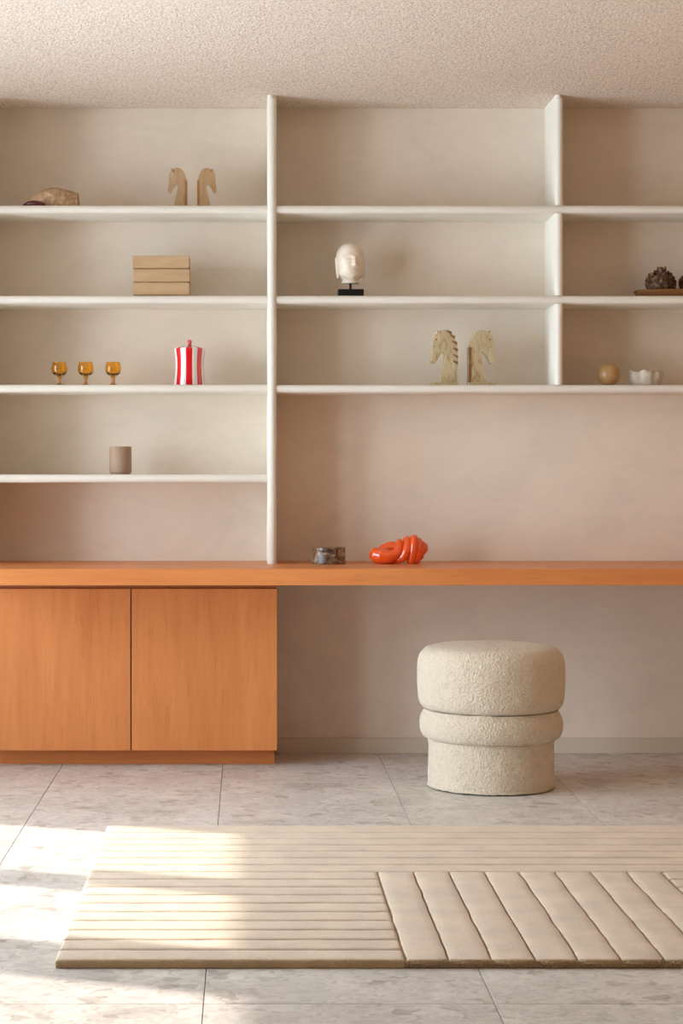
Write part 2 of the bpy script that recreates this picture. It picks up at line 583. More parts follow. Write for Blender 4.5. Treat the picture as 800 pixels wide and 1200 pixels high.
# ------------------------------------------------------------------ rug
RX0, RX1, RY0, RY1 = -0.425, 1.895, -3.315, -1.672
rug = thing('wool_rug', 'cream hand-carved wool rug with striped relief lying on the floor', 'rug', ((RX0 + RX1) / 2, (RY0 + RY1) / 2, 0))
RC = Vector(((RX0 + RX1) / 2, (RY0 + RY1) / 2, 0))
o = link_mesh('backing', box(RX0 + 0.004, RX1 - 0.004, RY0 + 0.004, RY1 - 0.004, 0.0, 0.0115), M_BACK, rug)
o.location = -RC
R_H = 0.0205
def pile_band(x0, x1, y0, y1, seed):
    horiz = (x1 - x0) > (y1 - y0)
    L0, L1 = (x0, x1) if horiz else (y0, y1)
    C0, C1 = (y0, y1) if horiz else (x0, x1)
    w = C1 - C0
    def groove(edge):                         # outer edges of the rug have no groove inset
        return 0.0 if edge else (0.0042 if horiz else 0.0008)
    oe0 = abs(C0 - (RY0 if horiz else RX0)) < 1e-4
    oe1 = abs(C1 - (RY1 if horiz else RX1)) < 1e-4
    g0, g1 = groove(oe0), groove(oe1)
    e1, e2, e3 = (0.0012, 0.0034, 0.007) if horiz else (0.0008, 0.0020, 0.0042)
    prof = [(C0 + g0, 0.001 if oe0 else 0.0095), (C0 + g0, 0.0125), (C0 + g0 + e1, R_H - 0.0034), (C0 + g0 + e2, R_H - 0.001), (C0 + g0 + e3, R_H)]
    prof += [(C0 + w * f, R_H) for f in (0.3, 0.5, 0.7)]
    prof += [(C1 - g1 - e3, R_H), (C1 - g1 - e2, R_H - 0.001), (C1 - g1 - e1, R_H - 0.0034), (C1 - g1, 0.0125), (C1 - g1, 0.001 if oe1 else 0.0095)]
    n = max(8, int((L1 - L0) / 0.022))
    ins = 0.0028
    sp = [L0 + ins, L0 + ins + 0.004, L0 + ins + 0.011] + [L0 + 0.02 + (L1 - L0 - 0.04) * i / n for i in range(n + 1)] + [L1 - ins - 0.011, L1 - ins - 0.004, L1 - ins]
    bm = bmesh.new()
    rings = []
    ns = len(sp)
    for i, s in enumerate(sp):
        drop = {0: 0.0022, 1: 0.0005, ns - 2: 0.0005, ns - 1: 0.0022}.get(i, 0)
        r = []
        for k, (c, z) in enumerate(prof):
            left = k < len(prof) / 2
            wob = noise.noise(Vector((s * 9, (C0 if left else C1) * 31, seed * 0 + 2.0))) * 0.0032
            if (left and oe0) or (not left and oe1):
                wob = noise.noise(Vector((s * 60, C0 * 31, 5))) * 0.0012
            fuzz = noise.noise(Vector((s * 70, c * 70, seed))) * 0.0007
            zz = z - (drop if z > 0.013 else 0) + (fuzz if z > 0.013 else 0)
            p = (s, c + wob, zz) if horiz else (c + wob, s, zz)
            r.append(bm.verts.new(p))
        rings.append(r)
    m = len(prof)
    for a, b in zip(rings, rings[1:]):
        for k in range(m - 1):
            bm.faces.new((a[k], a[k + 1], b[k + 1], b[k]))
    bm.faces.new(rings[0]); bm.faces.new(rings[-1])
    bmesh.ops.recalc_face_normals(bm, faces=bm.faces[:])
    bm.normal_update()
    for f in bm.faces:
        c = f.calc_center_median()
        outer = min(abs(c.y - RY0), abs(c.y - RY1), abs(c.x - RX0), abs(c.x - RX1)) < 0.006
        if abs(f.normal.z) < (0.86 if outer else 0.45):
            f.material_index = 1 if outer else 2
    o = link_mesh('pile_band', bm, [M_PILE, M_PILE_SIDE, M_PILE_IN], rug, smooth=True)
    o.location = -RC
LY = [RY1] + [-1.790 - 0.0954 * k for k in range(16)] + [RY0]
LX = [0.352 + 0.0953 * k for k in range(9)]
sd = 0
for k in range(17):
    y1, y0 = LY[k], LY[k + 1]
    if k < 7:
        pile_band(RX0, RX1, y0, y1, sd); sd += 1
    else:
        pile_band(RX0, LX[0], y0, y1, sd); sd += 1
        pile_band(LX[-1], RX1, y0, y1, sd); sd += 1
for a, b in zip(LX, LX[1:]):
    pile_band(a, b, RY0, LY[7], sd); sd += 1

# short tufts of cut pile all along the front and left edges
bm = bmesh.new()
rt = random.Random(4)
def tuft(x, y, z, dx, dy, r, l):
    ring = []
    tx, ty = -dy, dx
    for k in range(5):
        a = 2 * math.pi * k / 5
        ring.append(bm.verts.new((x + tx * r * math.cos(a) - dx * 0.002, y + ty * r * math.cos(a) - dy * 0.002, z + r * math.sin(a))))
    tip = bm.verts.new((x + dx * l, y + dy * l, z + rt.uniform(-0.0015, 0.0025)))
    for k in range(5):
        bm.faces.new((ring[k], ring[(k + 1) % 5], tip))
def edge_row(n, f):
    for i in range(n):
        for z in (0.0045, 0.0095, 0.0150):
            tuft(*f((i + rt.uniform(-.4, .4)) / n), z + rt.uniform(-.001, .0015), *f(None), rt.uniform(.0022, .0032), rt.uniform(.0015, .0045))
edge_row(520, lambda u: (0, -1) if u is None else (RX0 + 0.004 + (RX1 - RX0 - 0.008) * min(max(u, 0), 1), RY0 + 0.001))
edge_row(360, lambda u: (-1, 0) if u is None else (RX0 + 0.0035, RY0 + 0.004 + (RY1 - RY0 - 0.008) * min(max(u, 0), 1)))
bmesh.ops.recalc_face_normals(bm, faces=bm.faces[:])
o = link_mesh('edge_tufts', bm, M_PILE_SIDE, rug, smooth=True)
o['kind'] = 'stuff'
o.location = -RC

# ------------------------------------------------------------------ placing helpers
PXM = 300.7
def wx(px, y):
    return (px - 289) / (PXM * CAM_D / (CAM_D + y))
def size(px, y):
    return px / (PXM * CAM_D / (CAM_D + y))
def wz(py, y):
    return CAM_H - (py - 552) / (PXM * CAM_D / (CAM_D + y))

Z_L = [z + 0.0005 for z in Z_L]; Z_R = [z + 0.0005 for z in Z_R]
Z1, Z2, Z3, Z4 = Z_L

# ---- shell
def shell_mat():
    m = NT('brown_shell', (0.42, 0.24, 0.13), 0.35)
    v = m.coord('Object', (1, 1, 1))
    a = m.noise(v, 38, 4, 0.65, 1.0)
    b = m.noise(v, 120, 3, 0.6)
    c = m.ramp(a, [(0.30, (0.30, 0.15, 0.07)), (0.5, (0.46, 0.27, 0.14)), (0.68, (0.62, 0.44, 0.28))])
    m.color(m.mix(0.4, c, m.ramp(b, [(0.35, (0.7, 0.62, 0.55)), (0.6, (1.1, 1.1, 1.1))]), 'MULTIPLY'))
    m.bump(b, 0.2, 0.002)
    return m.m
def make_shell():
    Y = -0.19
    x0, x1 = wx(27, Y), wx(93, Y)
    L = x1 - x0
    t = thing('seashell', 'long brown seashell with dark red opening lying on the top shelf', 'shell', ((x0 + x1) / 2, Y, Z1))
    H = 0.076
    # (u along length, half-height top, half width)
    secs = [(0.0, 0.010, 0.006), (0.03, 0.20, 0.16), (0.10, 0.38, 0.30), (0.2, 0.60, 0.48), (0.32, 0.84, 0.70), (0.45, 0.98, 0.86), (0.58, 1.0, 0.9), (0.7, 0.95, 0.84), (0.82, 0.87, 0.74), (0.90, 0.79, 0.64), (0.945, 0.74, 0.59), (0.957, 0.77, 0.62), (0.975, 0.74, 0.60), (0.990, 0.60, 0.48), (1.0, 0.34, 0.26)]
    bm = bmesh.new()
    n = 32
    rings = []
    secs = [tuple(v) for v in catmull(secs, 4)]
    for (u, h, w) in secs:
        r = []
        for k in range(n):
            a = 2 * math.pi * k / n
            cz = max(math.sin(a), -0.8)
            lift = 0.42 * max(0.0, 1 - u / 0.42) if math.sin(a) < 0 else 0.0
            zc = h * H * 0.5
            z = zc * (1 + cz * (1 if cz > 0 else 1.25))
            z = max(z, 0.0)
            spiral = 1 + 0.012 * math.sin(2 * a + u * 18)
            r.append(bm.verts.new(((u - 0.5) * L, w * 0.034 * math.cos(a) * spiral, z * spiral)))
        rings.append(r)
    for a, b in zip(rings, rings[1:]):
        for k in range(n):
            j = (k + 1) % n
            bm.faces.new((a[k], a[j], b[j], b[k]))
    bm.faces.new(rings[0]); bm.faces.new(rings[-1])
    bmesh.ops.recalc_face_normals(bm, faces=bm.faces[:])
    link_mesh('shell_body', bm, shell_mat(), t, smooth=True)
    # aperture: dark red lip on the front lower left side
    pts = catmull([(-0.47 * L, -0.008, 0.009), (-0.40 * L, -0.0165, 0.012), (-0.30 * L, -0.0245, 0.0135), (-0.2 * L, -0.029, 0.010), (-0.1 * L, -0.032, 0.0062)], 6)
    rr = [0.006 + 0.0045 * math.sin(math.pi * i / (len(pts) - 1)) for i in range(len(pts))]
    rr[-1] = 0.003
    bm = capped_tube(pts, rr, 14)
    o = link_mesh('aperture', bm, NT('dark_red_shell_inside', (0.09, 0.008, 0.006), 0.25).m, t, smooth=True)
    o['label'] = 'dark red opening of the shell'
make_shell()

# ---- horse bookends
def onyx(name, a, b, c, trans=0.0, rough=0.18, band=(14, 14, 4)):
    m = NT(name, b, rough)
    v = m.coord('Object', band, rand=True)
    n = m.noise(v, 1.6, 5, 0.6, 1.6)
    m.color(m.ramp(n, [(0.30, a), (0.47, b), (0.58, b), (0.70, c)]))
    m.b.inputs['Subsurface Weight'].default_value = 0.35
    m.b.inputs['Subsurface Radius'].default_value = (0.03, 0.02, 0.01)
    m.b.inputs['Subsurface Scale'].default_value = 0.6
    m.b.inputs['Transmission Weight'].default_value = trans
    m.b.inputs['IOR'].default_value = 1.45
    return m.m
M_ONYX = onyx('pale_green_onyx', (0.34, 0.17, 0.06), (0.56, 0.44, 0.26), (0.68, 0.60, 0.44), band=(26, 26, 9))
M_ONYX_BROWN = onyx('brown_banded_onyx', (0.13, 0.04, 0.012), (0.27, 0.12, 0.05), (0.50, 0.33, 0.20))
M_AMBER = onyx('amber_translucent_onyx', (0.62, 0.33, 0.12), (0.80, 0.60, 0.38), (0.86, 0.72, 0.52), trans=0.8, rough=0.10)
M_AMBER_D = onyx('amber_dark_onyx', (0.42, 0.16, 0.03), (0.60, 0.28, 0.08), (0.72, 0.42, 0.16), trans=0.5, rough=0.12)

def prism(outline, t, bevel, seg=3):
    """outline (x,z) list -> solid centred on y with rounded edges"""
    bm = bmesh.new()
    vs = [bm.verts.new((x, -t / 2, z)) for x, z in outline]
    f = bm.faces.new(vs)
    r = bmesh.ops.extrude_face_region(bm, geom=[f])
    top = [g for g in r['geom'] if isinstance(g, bmesh.types.BMVert)]
    bmesh.ops.translate(bm, vec=(0, t, 0), verts=top)
    es = [e for e in bm.edges if abs(e.verts[0].co.y - e.verts[1].co.y) < 1e-6]
    bmesh.ops.bevel(bm, geom=es, offset=bevel, segments=seg, affect='EDGES', profile=0.5, clamp_overlap=True)
    bmesh.ops.recalc_face_normals(bm, faces=bm.faces[:])
    bmesh.ops.triangulate(bm, faces=[f for f in bm.faces if len(f.verts) > 4])
    return bm

def smooth_outline(pts, per=4):
    return [(p.x, p.z) for p in catmull([(a, 0, b) for a, b in pts], per, closed=True)]

def horse(label, group, X, Y, Z, H, flip, mats, slab):
    """chess-knight bookend 1 unit tall facing -x (flip -> +x)"""
    body_m, mane_m = mats
    t = thing('horse_head_bookend', label, 'bookend', (X, Y, Z), 0, group)
    s = H
    sg = -1 if flip else 1
    head = [(0.02, 0.93), (-0.10, 0.985), (-0.185, 0.93), (-0.225, 0.86), (-0.222, 0.74), (-0.228, 0.62), (-0.245, 0.50), (-0.25, 0.43), (-0.225, 0.405),
            (-0.165, 0.41), (-0.13, 0.475), (-0.08, 0.555), (-0.025, 0.60), (0.0, 0.565), (-0.005, 0.50), (-0.03, 0.36), (-0.065, 0.2), (-0.09, 0.075), (-0.06, 0.06),
            (0.20, 0.06), (0.225, 0.075), (0.225, 0.35), (0.222, 0.62), (0.20, 0.76), (0.15, 0.87), (0.09, 0.925)]
    # rounded top of the crest
    head = [(0.02, 0.995), (-0.07, 0.985), (-0.15, 0.94), (-0.20, 0.87)] + head[4:23] + [(0.205, 0.75), (0.165, 0.87), (0.10, 0.96)]
    out = [(x * s * sg, z * s) for x, z in smooth_outline(head)]
    th = 0.235 * s
    b = link_mesh('horse_head', prism(out, th, 0.05 * s, 4), body_m, t, smooth=True)
    # ears
    for q in (-1, 1):
        ear = capped_tube([Vector((-0.105 * s * sg, q * 0.065 * s, 0.93 * s)), Vector((-0.14 * s * sg, q * 0.078 * s, 0.965 * s)), Vector((-0.165 * s * sg, q * 0.07 * s, 0.985 * s))], [0.028 * s, 0.024 * s, 0.008 * s], 10)
        link_mesh('ear', ear, body_m, b, smooth=True)
        if 'amber' in label:
            continue
        # cheek
        ck = lathe([(0, -0.006), (0.04, -0.005), (0.068, -0.001), (0.078, 0.004), (0.0, 0.004)], 24)
        for v in ck.verts:
            v.co = Vector((v.co.x * s * sg - 0.085 * s * sg, q * (th / 2 - v.co.z * s - 0.004 * s), v.co.y * s * 1.25 + 0.70 * s))
        bmesh.ops.recalc_face_normals(ck, faces=ck.faces[:])
        link_mesh('cheek', ck, body_m, b, smooth=True)
        ey = lathe([(0, -0.012), (0.012, -0.009), (0.018, 0.0), (0.0, 0.0)], 12)
        for v in ey.verts:
            v.co = Vector((v.co.x * s * sg - 0.155 * s * sg, q * (th / 2 - v.co.z * s - 0.003 * s), v.co.y * s + 0.825 * s))
        bmesh.ops.recalc_face_normals(ey, faces=ey.faces[:])
        link_mesh('eye', ey, mane_m, b, smooth=True)
    # mane: a crest of scalloped tufts down the back edge (or a straight upright slab)
    if slab:
        mb = box(min(0.175 * s * sg, 0.236 * s * sg), max(0.175 * s * sg, 0.236 * s * sg), -th / 2 - 0.004 * s, th / 2 + 0.004 * s, 0.06 * s, 0.69 * s, bevel=0.008 * s)
        link_mesh('upright_slab', mb, mane_m, t)
    else:
        path = [(0.10, 0.945), (0.16, 0.87), (0.198, 0.76), (0.212, 0.64), (0.214, 0.52), (0.214, 0.41)]
        m0 = None
        for (mx, mz) in path:
            tuft = capped_tube([Vector(((mx - 0.06) * s * sg, 0, (mz + 0.03) * s)), Vector((mx * s * sg, 0, mz * s)), Vector(((mx + 0.004) * s * sg, 0, (mz - 0.06) * s))], [0.034 * s, 0.038 * s, 0.022 * s], 12)
            for v in tuft.verts:
                v.co.y *= 3.95
            link_mesh('mane_tuft', tuft, mane_m, t, smooth=True)
    x0, x1 = sorted((-0.265 * s * sg, 0.235 * s * sg))
    link_mesh('base', box(x0, x1, -0.15 * s, 0.15 * s, 0, 0.062 * s, bevel=0.008 * s), body_m, t)
    return t
Yh = -0.17
horse('pale green onyx horse head bookend facing left with brown mane, on the middle shelf', 'onyx horse head bookends', wx(520.5, Yh), Yh, Z_R[2], 0.212, False, (M_ONYX, M_ONYX_BROWN), False)
horse('pale green onyx horse head bookend facing right with brown back strip, on the middle shelf', 'onyx horse head bookends', wx(563, Yh), Yh, Z_R[2], 0.212, True, (M_ONYX, M_ONYX_BROWN), True)
horse('small translucent amber horse head bookend facing left, on the top shelf', 'amber horse head bookends', wx(208.5, Yh), Yh, Z1, 0.152, False, (M_AMBER, M_AMBER_D), True)
horse('small translucent amber horse head bookend facing right, on the top shelf', 'amber horse head bookends', wx(242, Yh), Yh, Z1, 0.152, True, (M_AMBER, M_AMBER_D), True)

# ---- three stacked boxes
M_KRAFT = wood('pale_wood_box', (0.46, 0.28, 0.14), (0.60, 0.40, 0.22), (6, 40, 40), 0.6, pores=False)
Yb = -0.165
bx0, bx1 = wx(157, Yb), wx(222.5, Yb)
bh = 0.0505
names = ['bottom', 'middle', 'top']
for i in range(3):
    w = bx1 - bx0
    zb = Z2 + i * (bh + 0.0004)
    t = thing('flat_box', ['flat tan wooden box at the bottom of the stack of three', 'flat tan wooden box in the middle of the stack of three', 'flat tan wooden box on top of the stack of three'][i], 'box', ((bx0 + bx1) / 2 + (0.0, 0.0012, -0.0012)[i], Yb, zb), 0, 'stacked flat boxes')
    link_mesh('box_body', box(-w / 2 + 0.008, w / 2 - 0.008, -0.067, 0.067, 0, 0.009), M_KRAFT, t)
    link_mesh('lid', box(-w / 2, w / 2, -0.075, 0.075, 0.0040, bh, bevel=0.0018), M_KRAFT, t)

# ---- snifter glasses
def amber_glass():
    m = NT('amber_glass', (0.99, 0.68, 0.16), 0.02)
    m.b.inputs['Transmission Weight'].default_value = 1.0
    m.b.inputs['IOR'].default_value = 1.45
    return m.m
M_AGLASS = amber_glass()
M_ABROWN = NT('amber_glass_stem', (0.80, 0.42, 0.16), 0.05, Transmission_Weight=0.75, IOR=1.45).m
Yg = -0.20
def snifter(px, label):
    s = size(1, Yg)
    t = thing('snifter_glass', label, 'glass', (wx(px, Yg), Yg, Z3), 0, 'amber snifter glasses')
    R = 9.3 * s
    outer = [(0.0, 0.0335), (0.006, 0.0338), (0.016, 0.0365), (0.0245, 0.0440), (0.0290, 0.0540), (0.0300, 0.0640), (0.0285, 0.0740), (0.0258, 0.0840), (0.0250, 0.0880)]
    k = R / 0.0300
    inner = [(0.0238, 0.0880), (0.0246, 0.0838), (0.0272, 0.0738), (0.0286, 0.0640), (0.0275, 0.0545), (0.0225, 0.0465), (0.014, 0.0415), (0.005, 0.0395), (0.0, 0.0393)]
    def sm(pr):
        return [(max(p.x, 0) * k, p.z) for p in catmull([(r, 0, z) for r, z in pr], 4)]
    prof = sm(outer) + sm(inner)
    prof[0] = (0, prof[0][1]); prof[-1] = (0, prof[-1][1])
    link_mesh('bowl', lathe(prof, 40), M_AGLASS, t, smooth=True)
    st = [(0.0, 0.0332), (0.010, 0.0332), (0.0072, 0.026), (0.0058, 0.018), (0.0062, 0.010), (0.0090, 0.0055), (0.0, 0.0052)]
    link_mesh('stem', lathe(sm(st), 28), M_ABROWN, t, smooth=True)
    ft = [(0.0, 0.005), (0.010, 0.005), (0.0195, 0.0028), (0.0205, 0.0012), (0.0195, 0.0), (0.0, 0.0)]
    link_mesh('foot', lathe([(r * k * 0.9, z) for r, z in ft], 36), M_ABROWN, t, smooth=True)
snifter(69.5, 'amber snifter glass, leftmost of three on the shelf')
snifter(100.5, 'amber snifter glass in the middle of three on the shelf')
snifter(132.5, 'amber snifter glass of three, nearest the striped jar')

# ---- striped jar
def stripes():
    m = NT('red_white_stripe_glaze', (0.8, 0.05, 0.05), 0.15)
    tc = m.n('ShaderNodeTexCoord')
    sp = m.n('ShaderNodeSeparateXYZ'); m.l(tc.outputs['Object'], sp.inputs[0])
    ang = m.math('ARCTAN2', sp.outputs[0], m.math('MULTIPLY', sp.outputs[1], -1.0))
    f = m.math('FRACT', m.math('ADD', m.math('MULTIPLY', ang, 8 / (2 * math.pi)), 0.27 + 4))
    m.color(m.ramp(f, [(0.0, (0.75, 0.012, 0.018)), (0.54, (0.86, 0.82, 0.77))], 'CONSTANT'))
    m.b.inputs['Coat Weight'].default_value = 0.5
    return m.m
M_STRIPE = stripes()
M_PINKRED = NT('red_glaze', (0.72, 0.10, 0.09), 0.2).m
Yj = -0.15
t = thing('striped_jar', 'red and white vertically striped ceramic jar with lid', 'jar', (wx(222, Yj), Yj, Z3))
R = size(18.4, Yj)
prof = [(0, 0.0), (R * 0.90, 0.0), (R * 0.985, 0.003), (R * 0.98, 0.012), (R * 0.93, 0.045), (R * 0.905, 0.075), (R * 0.925, 0.105), (R * 0.985, 0.132), (R, 0.1385), (R * 0.985, 0.142), (R * 0.93, 0.1415), (R * 0.90, 0.12), (R * 0.86, 0.07), (R * 0.86, 0.008), (0, 0.008)]
o = link_mesh('jar_body', lathe(prof, 72), M_STRIPE, t, smooth=True); sharp_by_angle(o, 60)
lid = link_mesh('lid', lathe([(0, 0.1385), (R * 0.925, 0.1385), (R * 0.925, 0.1425), (R * 0.8, 0.1455), (R * 0.5, 0.151), (R * 0.2, 0.1545), (0, 0.155)], 72), M_STRIPE, t, smooth=True)
k = link_mesh('knob', lathe([(0, 0.1535), (0.008, 0.154), (0.0078, 0.160), (0.0085, 0.170), (0.0082, 0.1735), (0.005, 0.1755), (0, 0.176)], 24), M_PINKRED, lid, smooth=True)

# ---- taupe cup
Yc = -0.16
def cup_mat():
    m = NT('taupe_stoneware', (0.33, 0.20, 0.125), 0.6)
    n = m.noise(m.coord(), 160, 3, 0.6)
    m.color(m.ramp(n, [(0.3, (0.33, 0.205, 0.13)), (0.7, (0.42, 0.275, 0.185))]))
    m.bump(n, 0.08, 0.001)
    return m.m
t = thing('stoneware_cup', 'plain taupe stoneware cup alone on the lowest shelf', 'cup', (wx(141, Yc), Yc, Z4))
R = size(13.1, Yc); H = wz(523.3, Yc) - Z4
M_CUP = cup_mat()
o = link_mesh('cup_wall', lathe([(0, 0.005), (R * 0.96, 0.005), (R * 0.995, 0.0075), (R, 0.012), (R, H - 0.002), (R - 0.0015, H), (R - 0.0035, H - 0.001), (R - 0.0045, H - 0.004), (R - 0.0045, 0.012), (R - 0.008, 0.010), (0, 0.010)], 64), M_CUP, t, smooth=True); sharp_by_angle(o, 50)
o = link_mesh('foot_ring', lathe([(0, 0.0), (R * 0.89, 0.0), (R * 0.89, 0.006), (0, 0.006)], 64), M_CUP, t, smooth=True); sharp_by_angle(o, 50)

# ---- stone head on black stand
def head_mat():
    m = NT('pale_marble', (0.80, 0.68, 0.55), 0.35)
    n = m.noise(m.coord(), 30, 4, 0.6, 1.0)
    m.color(m.ramp(n, [(0.3, (0.74, 0.57, 0.43)), (0.6, (0.84, 0.71, 0.57))]))
    m.b.inputs['Subsurface Weight'].default_value = 0.15
    m.b.inputs['Subsurface Radius'].default_value = (0.02, 0.012, 0.007)
    m.b.inputs['Subsurface Scale'].default_value = 0.5
    return m.m
def sculpted_head(label):
    Y = -0.165
    M = head_mat()
    black = NT('black_lacquer', (0.008, 0.007, 0.007), 0.3).m
    t = thing('stone_head', label, 'sculpture', (wx(410.5, Y), Y, Z_R[1]))
    u = size(1, Y)
    BH = 0.030
    link_mesh('stand_block', box(-15 * u, 15 * u, -0.036, 0.036, 0, BH, bevel=0.0015), black, t)
    link_mesh('stand_rod', lathe([(0, BH), (0.0045, BH), (0.0045, 0.056), (0, 0.056)], 16), black, t, smooth=True)
    HW, HH = 16.3 * u, 44.5 * u           # half width, height
    zb = wz(329.5, Y) - Z_R[1]
    zc = zb + HH / 2
    def gauss(a, b, s):
        return math.exp(-((a - b) / s) ** 2)
    NU, NV = 120, 96
    bm = bmesh.new()
    rings = []
    for j in range(NV + 1):
        v = -1 + 2 * j / NV                # -1 chin .. +1 crown
        ph = math.asin(max(-1, min(1, v)))
        # superellipse-like silhouette: full cheeks, blunt chin, rounded crown
        if v > 0:
            rr = (1 - abs(v) ** 2.9) ** (1 / 2.3)
        else:
            rr = (1 - abs(v) ** 4.0) ** (1 / 2.4) * (1 - 0.09 * abs(v) ** 1.6)
        ring = []
        for i in range(NU):
            th = 2 * math.pi * i / NU       # 0 = front (-y)
            a = th if th <= math.pi else th - 2 * math.pi   # -pi..pi
            sx = math.sin(a) * HW * rr
            sy = -math.cos(a) * HW * 1.12 * rr
            front = max(0.0, math.cos(a))
            xf = math.sin(a)                # lateral, -1..1
            d = 0.0
            # nose
            nz = -0.5 * (v - 0.22) if v < 0.22 else 0
            nose = gauss(xf, 0, 0.13 + 0.05 * max(0, -v)) * (max(0, min(1, (0.26 - v) / 0.45)) if v > -0.24 else max(0, 1 - (-0.24 - v) / 0.07))
            d += 0.235 * HW * nose * (front ** 2)
            # brow ridge: two arches meeting at the nose
            br = 0.20 + 0.10 * math.sin(min(1, abs(xf) / 0.75) * math.pi)
            d += 0.06 * HW * gauss(v, br, 0.055) * front * (1 if abs(xf) < 0.8 else 0.4)
            # eye sockets and lids
            d -= 0.10 * HW * gauss(abs(xf), 0.40, 0.22) * gauss(v, 0.10, 0.10) * front
            d += 0.075 * HW * gauss(abs(xf), 0.40, 0.17) * gauss(v, 0.055, 0.055) * front
            # cheeks
            d += 0.04 * HW * gauss(abs(xf), 0.5, 0.25) * gauss(v, -0.3, 0.25) * front
            # lips
            d += 0.085 * HW * gauss(xf, 0, 0.24) * gauss(v, -0.44, 0.035) * front
            d += 0.085 * HW * gauss(xf, 0, 0.20) * gauss(v, -0.55, 0.04) * front
            d -= 0.06 * HW * gauss(xf, 0, 0.30) * gauss(v, -0.495, 0.018) * front
            d -= 0.04 * HW * gauss(xf, 0, 0.3) * gauss(v, -0.66, 0.05) * front
            d += 0.08 * HW * gauss(xf, 0, 0.28) * gauss(v, -0.80, 0.10) * front
            # hair cap with a step at the hairline
            hl = 0.50 + 0.10 * (1 - abs(xf)) - 0.05 * gauss(xf, 0, 0.12) if front > 0 else -0.35
            if front > 0 and abs(a) > 1.05:
                hl = 0.52 - (abs(a) - 1.05) * 1.4
            d += 0.03 * HW / (1 + math.exp(-(v - hl) / 0.03))
            r = math.hypot(sx, sy) or 1e-9
            ring.append(bm.verts.new((sx * (1 + d / max(r, HW * 0.3)), sy * (1 + d / max(r, HW * 0.3)), zc + v * HH / 2)))
        rings.append(ring)
    for a, b in zip(rings, rings[1:]):
        for i in range(NU):
            j = (i + 1) % NU
            bm.faces.new((a[i], a[j], b[j], b[i]))
    bm.faces.new(rings[0]); bm.faces.new(rings[-1][::-1])
    bmesh.ops.remove_doubles(bm, verts=bm.verts[:], dist=1e-6)
    bmesh.ops.recalc_face_normals(bm, faces=bm.faces[:])
    hd = link_mesh('head', bm, M, t, smooth=True)
    for q in (-1, 1):                       # long ears
        ep = catmull([(q * HW * 0.92, 0.006, zc + 0.10 * HH), (q * HW * 0.99, 0.004, zc + 0.06 * HH), (q * HW * 0.98, 0.002, zc - 0.10 * HH), (q * HW * 0.96, 0.0, zc - 0.25 * HH), (q * HW * 0.93, -0.002, zc - 0.40 * HH)], 4)
        n = len(ep)
        link_mesh('ear', capped_tube(ep, [0.0055 + 0.003 * (1 - i / n) for i in range(n)], 12), M, hd, smooth=True)
    link_mesh('neck', lathe([(0, 0.054), (10 * u, 0.054), (10.5 * u, 0.058), (9.6 * u, 0.064), (8.6 * u, zb + 0.012), (0, zb + 0.012)], 40), M, hd, smooth=True)
    hd.rotation_euler = (0, 0, math.radians(13))
sculpted_head('pale stone head sculpture mounted on a black block stand')

# ---- wooden tray with dried artichokes
Yt = -0.145
M_TRAY = wood('dark_honey_tray_wood', (0.20, 0.08, 0.02), (0.29, 0.125, 0.035), (3, 30, 30), 0.45)
TXC, TLH, TWH = wx(743, Yt) + 0.20, 0.20, 0.085
def make_tray():
    bm = bmesh.new()
    n = 72
    def ring(k, z):
        r = []
        for i in range(n):
            a = 2 * math.pi * i / n
            c, s_ = math.cos(a), math.sin(a)
            e = 0.62
            r.append(bm.verts.new((math.copysign(abs(c) ** e, c) * (TLH - k), math.copysign(abs(s_) ** e, s_) * (TWH - k), z)))
        return r
    R = [ring(0.018, 0.0), ring(0.010, 0.008), ring(0.001, 0.024), ring(0.0, 0.0275), ring(0.003, 0.029), ring(0.007, 0.0275), ring(0.016, 0.012), ring(0.026, 0.009)]
    for a, b in zip(R, R[1:]):
        for i in range(n):
            j = (i + 1) % n
            bm.faces.new((a[i], a[j], b[j], b[i]))
    bm.faces.new(R[0]); bm.faces.new(R[-1])
    bmesh.ops.recalc_face_normals(bm, faces=bm.faces[:])
    o = link_mesh('wooden_tray', bm, M_TRAY, None, smooth=True)
    sharp_by_angle(o, 60)
    o.location = (TXC, Yt, Z_R[1])
    tag(o, 'long shallow brown wooden tray holding the dried artichokes', 'tray')
make_tray()
def arti_mat():
    m = NT('dried_artichoke', (0.16, 0.07, 0.03), 0.6)
    n = m.noise(m.coord('Object', rand=True), 55, 3, 0.6)
    m.color(m.ramp(n, [(0.38, (0.030, 0.011, 0.006)), (0.52, (0.10, 0.04, 0.014)), (0.68, (0.34, 0.15, 0.035))]))
    return m.m
M_ART = arti_mat()
